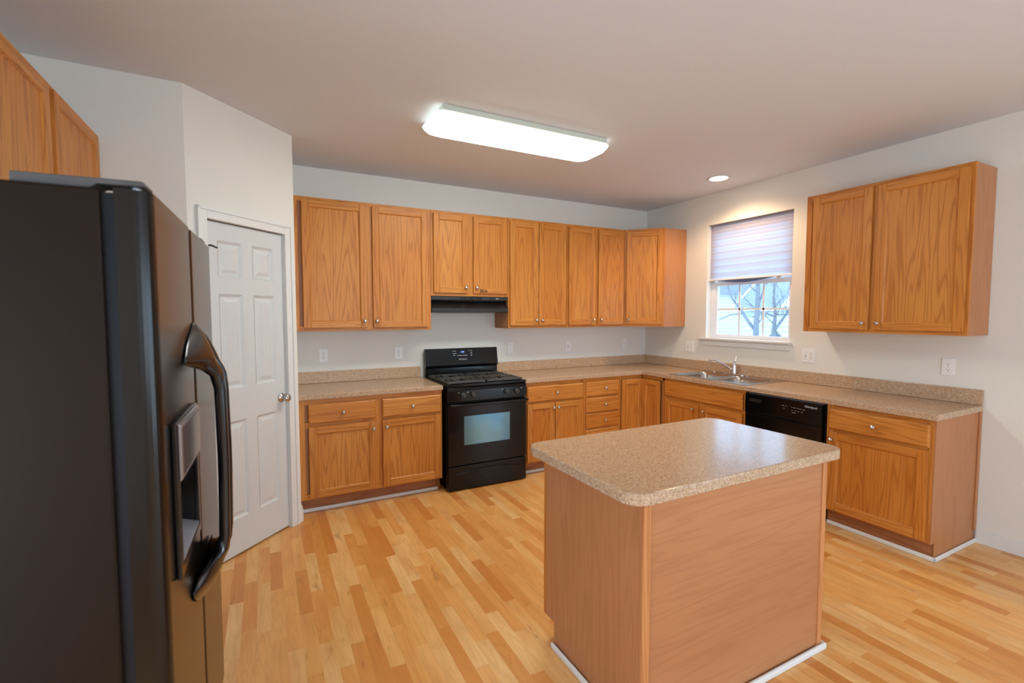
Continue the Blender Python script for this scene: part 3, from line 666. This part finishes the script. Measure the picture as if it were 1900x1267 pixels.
m.build('oven_handle', M_BLACK, od)
m = MB(); m.box(-hw+.003, Y(-.682), .012, hw-.003, Y(-.647), .214); dw_ = m.build('storage_drawer', M_BLACK, t, bevel=.004)
m = MB(); n = 20; top = []; bot = []
for i in range(n+1):
    u = -1+2*i/n; x = u*.31; top.append((x, .178-.03*u*u)); bot.append((x, .158-.022*u*u))
m.prism(top+bot[::-1], lambda a, b, q: (a, q, b), Y(-.692), Y(-.6815)); m.build('drawer_pull', M_BLACK, dw_, bevel=.003)

# ------------------------------------------------------------------ hood
t = thing('range_hood', 'black under-cabinet range hood above the gas range', 'range hood', (-2.4395, -.15, 1.526)); hh = .3835
pf = [(-.002, 1.676), (-.300, 1.676), (-.302, 1.640), (-.262, 1.632), (-.316, 1.566), (-.320, 1.530), (-.304, 1.526), (-.002, 1.526)]
m = MB(); m.prism([(a+.15, b-1.526) for a, b in pf], lambda a, b, q: (q, a, b), -hh, hh); m.build('hood_shell', M_HOOD, t, bevel=.003)
m = MB()
for i in range(3): m.box(-.10+i*.075, -.1525, .121, -.04+i*.075, -.150, .142)
m.build('vent_grille', M_GROOVE, t)
for x in (.20, .235, .27):
    m = MB(); m.box(x-.012, -.158, .125, x+.012, -.151, .138); m.build('rocker_switch', M_GREYPL if x > .26 else M_BLACKM, t, bevel=.002)
m = MB(); m.box(-.25, -.12, -.003, .25, .10, .0005); m.build('grease_filter', M_IRON, t)

# ------------------------------------------------------------------ dishwasher
t = thing('dishwasher', 'black dishwasher built in under the right-hand counter', 'dishwasher', (-.61, -1.842, 0), -R90); dw = .640
m = MB(); m.box(.004, .012, .10, dw-.004, .59, .868); m.build('tub_housing', M_BLACKM, t)
m = MB(); m.box(.006, .06, 0, dw-.006, .075, .10); m.build('kick_plate', M_BLACKM, t)
m = MB(); m.rings([[(a, -.024, .125), (b, -.024, .125), (b, -.024, .70), (a, -.024, .70)] if y == 0 else [(a, .010, .125), (b, .010, .125), (b, .010, .70), (a, .010, .70)] for y, a, b in ((1, .012, dw-.016), (0, .012, dw-.016))], 0, False)
m.build('door_panel', M_BLACK, t, bevel=.004)
n = 16; P = [(.012, .862), (dw-.016, .862)]
lowr = []
for i in range(n+1):
    u = i/n; x = dw-.016-(dw-.028)*u; s_ = max(0, 1-((x-.27)/.19)**2); lowr.append((x, .703+.022*s_))
m = MB(); m.prism(P+lowr, lambda a, b, q: (a, q, b), -.030, .010); cp_ = m.build('control_console', M_BLACK, t, bevel=.003)
m = MB(); m.box(.05, -.0305, .800, .16, -.0295, .826); m.build('latch_vent', M_GROOVE, cp_)
m = MB(); m.box(.020, .0, .8625, dw-.02, .012, .8675); m.build('top_strip', M_GREYPL, cp_)
text_mesh('brand_lettering', 'Whirlpool', .022, M_LETTER, cp_, (.545, -.0306, .832), (R90, 0, 0))
m = MB()
for x, z, w_ in ((.345, .792, .012), (.335, .812, .018), (.36, .812, .014), (.405, .808, .008), (.425, .808, .016), (.448, .808, .012), (.47, .806, .02), (.495, .804, .018), (.408, .786, .010), (.432, .786, .010), (.42, .770, .03), (.455, .784, .01), (.48, .784, .014)):
    m = MB(); m.box(x-w_/2, -.0307, z-.002, x+w_/2, -.0302, z+.002); m.build('button_marking', M_GREYPL, cp_)

# ------------------------------------------------------------------ refrigerator (local +x is out of the doors, +y along the front away from the camera)
FR = thing('refrigerator', 'black side-by-side refrigerator in the left foreground', 'refrigerator', (-4.352, -3.188, 0), radians(-1.4))
FWID, FTOP, SEAM, DT = .915, 1.762, .466, .062
m = MB(); m.box(-.765, 0.002, .03, -.084, FWID-.002, FTOP); m.build('case', M_FRIDGE, FR, bevel=.006)
m = MB(); m.box(-.084, .012, .08, -.0635, FWID-.012, FTOP-.006); m.build('door_gasket', M_GASKET, FR)
m = MB(); m.box(-.70, .03, 0, -.09, FWID-.03, .035); m.box(-.088, .01, .012, -.075, FWID-.01, .075); m.build('base_grille', M_BLACKM, FR)
def fdoor(y0, y1, name, hole=None):
    prof_ = []                                  # outline in (x, y): rounded front corners
    r = .03
    prof_.append((-DT, y0)); 
    for k_ in range(7): a = radians(90*k_/6); prof_.append((-r+r*sin(a), y0+r-r*cos(a)))
    r2 = .012
    for k_ in range(5): a = radians(90*k_/4); prof_.append((-r2+r2*cos(a), y1-r2+r2*sin(a)))
    prof_.append((-DT, y1))
    m = MB()
    if not hole: m.prism(prof_, lambda a, b, q: (a, b, q), .085, FTOP+.002); return m.build(name, M_FDOOR, FR, bevel=.003)
    hy0, hy1, hz0, hz1, hd = hole
    m.prism(prof_, lambda a, b, q: (a, b, q), .085, hz0); m.prism(prof_, lambda a, b, q: (a, b, q), hz1, FTOP+.002)
    pa = [(-DT, y0)]
    for k_ in range(7): a = radians(90*k_/6); pa.append((-r+r*sin(a), y0+r-r*cos(a)))
    pa += [(0, hy0), (-DT, hy0)]
    pb = [(-DT, hy1), (0, hy1)]
    for k_ in range(5): a = radians(90*k_/4); pb.append((-r2+r2*cos(a), y1-r2+r2*sin(a)))
    pb.append((-DT, y1))
    for p in (pa, pb): m.prism(p, lambda a, b, q: (a, b, q), hz0, hz1)
    m.prism([(-DT, hy0), (-hd, hy0), (-hd, hy1), (-DT, hy1)], lambda a, b, q: (a, b, q), hz0, hz1)
    return m.build(name, M_FDOOR, FR)
fd1 = fdoor(0, SEAM-.003, 'freezer_door', (.118, .372, .915, 1.225, .058))
fd2 = fdoor(SEAM+.003, FWID, 'fridge_door')
# dispenser
by0, by1, bz0, bz1 = .092, .392, .885, 1.258
m = MB(); m.grid([by0, .118, .372, by1], [bz0, .912, 1.112, bz1], lambda u, v: not (.118 < u < .372 and .912 < v < 1.112), .0005, .012, lambda u, v, q: (q, u, v))
bz = m.build('dispenser_bezel', M_FHANDLE, fd1, bevel=.003)
m = MB(); m.prism([(.012, 1.115), (.019, 1.122), (.019, 1.248), (.012, 1.254)], lambda a, b, q: (a, q, b), by0+.010, by1-.004); m.build('control_panel', M_SILVER, bz, bevel=.002)
m = MB(); m.box(.019, by0+.022, 1.132, .0205, by1-.016, 1.240); m.build('panel_face', M_PANEL, bz)
m = MB(); m.prism([(-.055, .914), (-.055, .940), (.010, .918), (.010, .914)], lambda a, b, q: (a, q, b), .120, .370); m.build('drip_tray', M_GREYPL, bz)
m = MB(); m.box(-.05, .20, 1.00, -.03, .30, 1.085); m.build('dispenser_paddle', M_BLACKM, bz, bevel=.004)
# handles: lofted, flaring into leaf-shaped mounts at both ends
def handle(yc, sgn, door):
    """yc: seam-side edge; sgn -1: spreads towards the camera"""
    sec = [(1.486, .002, .006, .0, .003, .3), (1.468, .002, .045, .0, .020, .8), (1.446, .003, .105, .0, .040, .9), (1.416, .005, .155, .0, .056, .9), (1.392, .008, .185, .0, .067, .9), (1.376, .012, .190, .004, .073, .9),
           (1.364, .018, .130, .018, .076, .75), (1.350, .022, .085, .036, .079, .4), (1.330, .025, .064, .046, .081, .1), (1.290, .026, .060, .052, .082, .0), (1.10, .026, .060, .055, .085, .0)]
    zc = 1.066
    sec = sec+[(2*zc-z, a, b, o0, o1, sk) for z, a, b, o0, o1, sk in sec[::-1]]
    rs = []
    for z, a, b, o0, o1, sk in sec:
        ym = yc+sgn*(a+b)/2; hyy = max((b-a)/2, .002); om = (o0+o1)/2; ho = max((o1-o0)/2, .0015)
        ring = []
        for k_ in range(20):
            an = 2*pi*k_/20; c_, s_ = cos(an), sin(an)
            s7 = math.copysign(abs(s_)**.7, s_)
            ring.append(((om+ho*math.copysign(abs(c_)**.7, c_))*(1-sk*(1+s7*sgn)/2)+.0005, ym+hyy*s7, z))
        rs.append(ring)
    m = MB(); m.rings(rs); m.build('handle', M_FHANDLE, door)
handle(SEAM-.003, -1, fd1); handle(SEAM+.003, 1, fd2)
# hinge covers
for y0, y1 in ((.018, .085), (FWID-.085, FWID-.018)):
    m = MB(); m.prism([(-.222, .0), (-.222, .021), (-.02, .024), (-.012, .020), (-.012, .012), (-.05, .012), (-.082, .011), (-.090, .012), (-.105, .0)], lambda a, b, q: (a, q, b+FTOP+.0005), y0, y1); o = m.build('hinge_cover', M_HINGE, FR, bevel=.003)
    m = MB(); m.lathe([(.009, .002), (.009, .0135)], (-.03, (y0+y1)/2-.02, FTOP), (0, 0, 1), 14); m.box(-.083, y0+.004, FTOP-.04, -.066, y0+.016, FTOP-.004); m.build('hinge_pin', M_SILVER, o)

# ------------------------------------------------------------------ lights on the ceiling
t = thing('ceiling_light', 'long white fluorescent ceiling light with glowing wraparound lens', 'ceiling light', (-2.572, -1.515, H))
m = MB(); m.box(-.606, -.165, -.034, .606, .165, -.001); m.build('housing', M_FIXT, t, bevel=.002)
m = MB(); rs = []
for i, z, r in ((.008, -.0345, .04), (.0, -.040, .05), (.004, -.056, .06), (.018, -.074, .07), (.045, -.088, .08), (.08, -.094, .07)):
    rs.append([(x, y, z) for x, y in rrect(-.648+i, -.164+i*1.0, .648-i, .176-i, r)])
m.rings(rs[:4], 1, True, True, False); m.rings(rs[3:], 0, True, False, True); m.build('diffuser_lens', [M_TUBE, M_RIM], t)
t = thing('recessed_downlight', 'small lit recessed downlight in the ceiling near the window', 'downlight', (-.43, -1.37, H))
m = MB(); n = 40
m.rings([[(r*cos(2*pi*k_/n), r*sin(2*pi*k_/n), z) for k_ in range(n)] for r, z in ((.078, -.001), (.100, -.001), (.100, -.005), (.092, -.008), (.078, -.006), (.076, -.001))], 0, True, False, False); m.build('trim_ring', M_WHITE, t)
m = MB(); m.lathe([(0, -.004), (.0765, -.004), (.0765, -.001), (0, -.001)], (0, 0, 0), (0, 0, 1), 40); m.build('lit_lens', M_BULB, t)
d = bpy.data.lights.new('downlight_beam', 'SPOT'); d.energy = P_DOWN; d.color = (1.0, .70, .42); d.spot_size = radians(150); d.spot_blend = .6; d.shadow_soft_size = .06
o = bpy.data.objects.new('downlight_beam', d); COL.objects.link(o); o.parent = t; o.location = (0, 0, -.03)

# ------------------------------------------------------------------ wall plates
def plate(name, label, cat, loc, rz, wide, kind, group='white wall plates'):
    t = thing(name, label, cat, loc, rz, group); w_ = .0585 if wide else .036
    m = MB(); m.box(-w_, -.006, -.0585, w_, -.0005, .0585); m.build('plate', M_PLATE, t, bevel=.003)
    xs = (-.023, .023) if wide else (0,)
    for x, k_ in zip(xs, kind):
        if k_ == 'o':
            for z in (-.0195, .0195):
                m = MB(); m.prism(rrect(x-.0165, z-.0145, x+.0165, z+.0145, .008, 4), lambda a, b, q: (a, q, b), -.0075, -.006); r = m.build('receptacle', M_PLATE, t)
                m = MB(); m.box(x-.008, -.0079, z-.001, x-.006, -.0074, z+.008); m.box(x+.006, -.0079, z, x+.008, -.0074, z+.008); m.lathe([(0, 0), (.003, 0), (.003, .0005), (0, .0005)], (x, -.0074, z-.007), (0, -1, 0), 10); m.build('slots', M_SLOT, r)
        elif k_ == 's':
            m = MB(); m.box(x-.005, -.0068, -.012, x+.005, -.006, .012); r = m.build('switch_slot', M_GREYPL, t)
            m = MB(); m.prism([(-.006, -.004), (-.017, .006), (-.015, .011), (-.006, .006)], lambda a, b, q: (q, a, b), x-.004, x+.004); m.build('toggle', M_PLATE, t)
        for z in ((-.0305, .0305) if k_ == 's' else ((-.042, .042) if k_ == 'b' else (0,))):
            m = MB(); m.lathe([(0, 0), (.003, 0), (.0025, .001), (0, .0012)], (x, -.006, z), (0, -1, 0), 10); m.build('screw', M_GREYPL, t)
plate('wall_outlet', 'white duplex outlet above the left worktop, nearer the pantry door', 'outlet', (-3.705, 0, 1.152), 0, False, 'o')
plate('wall_outlet', 'white duplex outlet just left of the range backguard', 'outlet', (-3.050, 0, 1.150), 0, False, 'o')
plate('blank_wall_plate', 'white wall plate just right of the range backguard', 'wall plate', (-1.875, 0, 1.155), 0, False, 'b')
plate('light_switch', 'white switch plate on the back wall above the drawer cabinet', 'switch', (-1.145, 0, 1.152), 0, False, 's')
plate('wall_outlet', 'white outlet on the back wall closest to the room corner', 'outlet', (-.338, 0, 1.152), 0, False, 'o')
plate('light_switch', 'white double switch plate on the right wall left of the window sill', 'switch', (0, -.692, 1.156), -R90, True, 'ss')
plate('wall_outlet', 'white double wall plate with switch and outlet, below the right wall cabinet', 'outlet', (0, -1.982, 1.153), -R90, True, 'so')
plate('wall_outlet', 'white duplex outlet on the right wall near the counter end', 'outlet', (0, -2.927, 1.150), -R90, False, 'o')

# ------------------------------------------------------------------ outside
m = MB(); m.box(.2, -20, -.9, 60, 60, -.8); struct(m.build('ground', M_LAWN))
t = thing('neighbouring_house', 'white sided house with grey roof seen through the window behind the bare trees', 'house', (16.5, 7.6, -.8))
m = MB(); m.box(-2.5, -.45, 0, 2.5, 1.55, 2.62); m.build('wall', M_SIDING, t)
m = MB(); m.prism([(-2.85, 2.56), (0, 4.75), (2.85, 2.56), (2.85, 2.46), (0, 4.62), (-2.85, 2.46)], lambda a, b, q: (a, q, b), -.44, 1.62); m.build('roof', M_SHINGLE, t)
m = MB(); m.box(-2.90, -.50, 2.44, -2.84, 1.66, 2.58); m.build('gutter', M_VINYL, t)
m = MB(); m.prism([(-2.9, 2.50), (0, 4.70), (2.9, 2.50), (2.9, 2.60), (0, 4.82), (-2.9, 2.60)], lambda a, b, q: (a, q, b), 1.63, 1.70); m.prism([(-2.9, 2.50), (0, 4.70), (2.9, 2.50), (2.9, 2.60), (0, 4.82), (-2.9, 2.60)], lambda a, b, q: (a, q, b), -.52, -.45); m.build('rake_board', M_VINYL, t)
t = thing('neighbouring_house', 'lap sided house wall seen through the left window panes, farther back', 'house', (22.0, 18.2, -.8))
m = MB(); m.box(-2, -2.2, 0, 4, 6, 3.6); m.build('wall', M_SIDING, t)
m = MB(); m.prism([(-2.4, 3.55), (1, 6.2), (4.4, 3.55)], lambda a, b, q: (a, q, b), -2.5, 6.4); m.build('roof', M_SHINGLE, t)
def tree(label, base, limbs, seed):
    rnd = random.Random(seed); b = Vector(base)
    m = MB(); tw = MB()
    for pts_, r0, r1 in limbs:
        P = [Vector(p)-b for p in pts_]; n = len(P)
        m.tube(P, [r0+(r1-r0)*i/(n-1) for i in range(n)], 8)
        for _ in range(7):                                        # finer limbs off each bough
            k_ = rnd.randrange(max(1, n//2), n); p = P[k_-1].lerp(P[k_], rnd.random()); d = (P[k_]-P[k_-1]).normalized()
            d = (d+Vector((rnd.uniform(-1, 1), rnd.uniform(-1, 1), rnd.uniform(-.2, .8)))).normalized(); q = [p]; L_ = rnd.uniform(.12, .3)
            for _k in range(4):
                d = (d+Vector((rnd.uniform(-.4, .4), rnd.uniform(-.4, .4), rnd.uniform(-.2, .35)))).normalized(); q.append(q[-1]+d*L_)
            tw.tube(q, [r1*.55, r1*.42, r1*.3, r1*.22, r1*.12], 5)
            for _k in range(3):
                p2 = q[rnd.randrange(1, 4)]; d2 = (d+Vector((rnd.uniform(-1, 1), rnd.uniform(-1, 1), rnd.uniform(-.5, .8)))).normalized()
                tw.tube([p2, p2+d2*.18, p2+d2*.34+Vector((0, rnd.uniform(-.06, .06), rnd.uniform(-.05, .08)))], [r1*.25, r1*.18, r1*.08], 4)
    o = m.build('bare_tree', M_BARK, loc=base); tag(o, label, 'tree', 'bare trees outside the window')
    w_ = tw.build('twigs', M_BARK, o); w_['kind'] = 'stuff'
tree('bare tree with a tall straight trunk and one long left bough outside the window', (7.0, 3.46, -.8),
   [([(7, 3.46, -.8), (7, 3.47, .4), (7, 3.465, 1.2), (7.02, 3.46, 1.7), (7.03, 3.47, 2.3), (7.05, 3.44, 3.2), (7.1, 3.5, 4.2)], .085, .03),
    ([(7, 3.49, 1.10), (6.98, 3.66, 1.30), (6.95, 3.86, 1.60), (6.97, 4.10, 1.85), (6.97, 4.2, 1.98), (7.0, 4.33, 2.25), (7.0, 4.45, 2.8)], .045, .018),
    ([(7.02, 3.46, 1.72), (7.1, 3.40, 2.0), (7.15, 3.33, 2.3), (7.2, 3.2, 2.9)], .03, .014),
    ([(6.95, 3.86, 1.52), (6.9, 4.15, 1.50), (6.85, 4.45, 1.36), (6.8, 4.7, 1.2)], .018, .010)], 3)
tree('forked bare tree rising from the shrub at the right side of the window', (8.0, 3.66, -.8),
   [([(8, 3.66, -.8), (8, 3.67, .5), (8, 3.66, 1.08), (8, 3.635, 1.36), (8, 3.63, 1.6), (8.02, 3.70, 1.9), (8.0, 3.66, 2.5)], .07, .022),
    ([(8, 3.65, 1.06), (8, 3.56, 1.19), (8, 3.42, 1.38), (8, 3.27, 1.60), (7.95, 3.05, 1.95), (7.9, 2.9, 2.5)], .045, .018),
    ([(8, 3.635, 1.45), (7.95, 3.8, 1.52), (7.9, 3.95, 1.51), (7.85, 4.2, 1.42)], .024, .010),
    ([(8, 3.63, 1.5), (8.05, 3.5, 1.50), (8.05, 3.35, 1.48), (8.1, 3.2, 1.55)], .02, .010)], 8)
m = MB(); rnd = random.Random(5); rs = []
for k_ in range(9):
    u = k_/8; z = 1.88*u; r = .36*max(.05, (1-u**5))*(.85+.3*sin(2.2*u+.4))
    rs.append([(r*cos(2*pi*i/18)*(1+rnd.uniform(-.12, .12)), r*sin(2*pi*i/18)*(1+rnd.uniform(-.12, .12)), z+rnd.uniform(-.03, .03)*(0 < k_)) for i in range(18)])
m.rings(rs); tag(m.build('shrub', M_SHRUB, loc=(8.5, 3.95, -.8)), 'dark rounded shrub low in the right window pane', 'shrub')
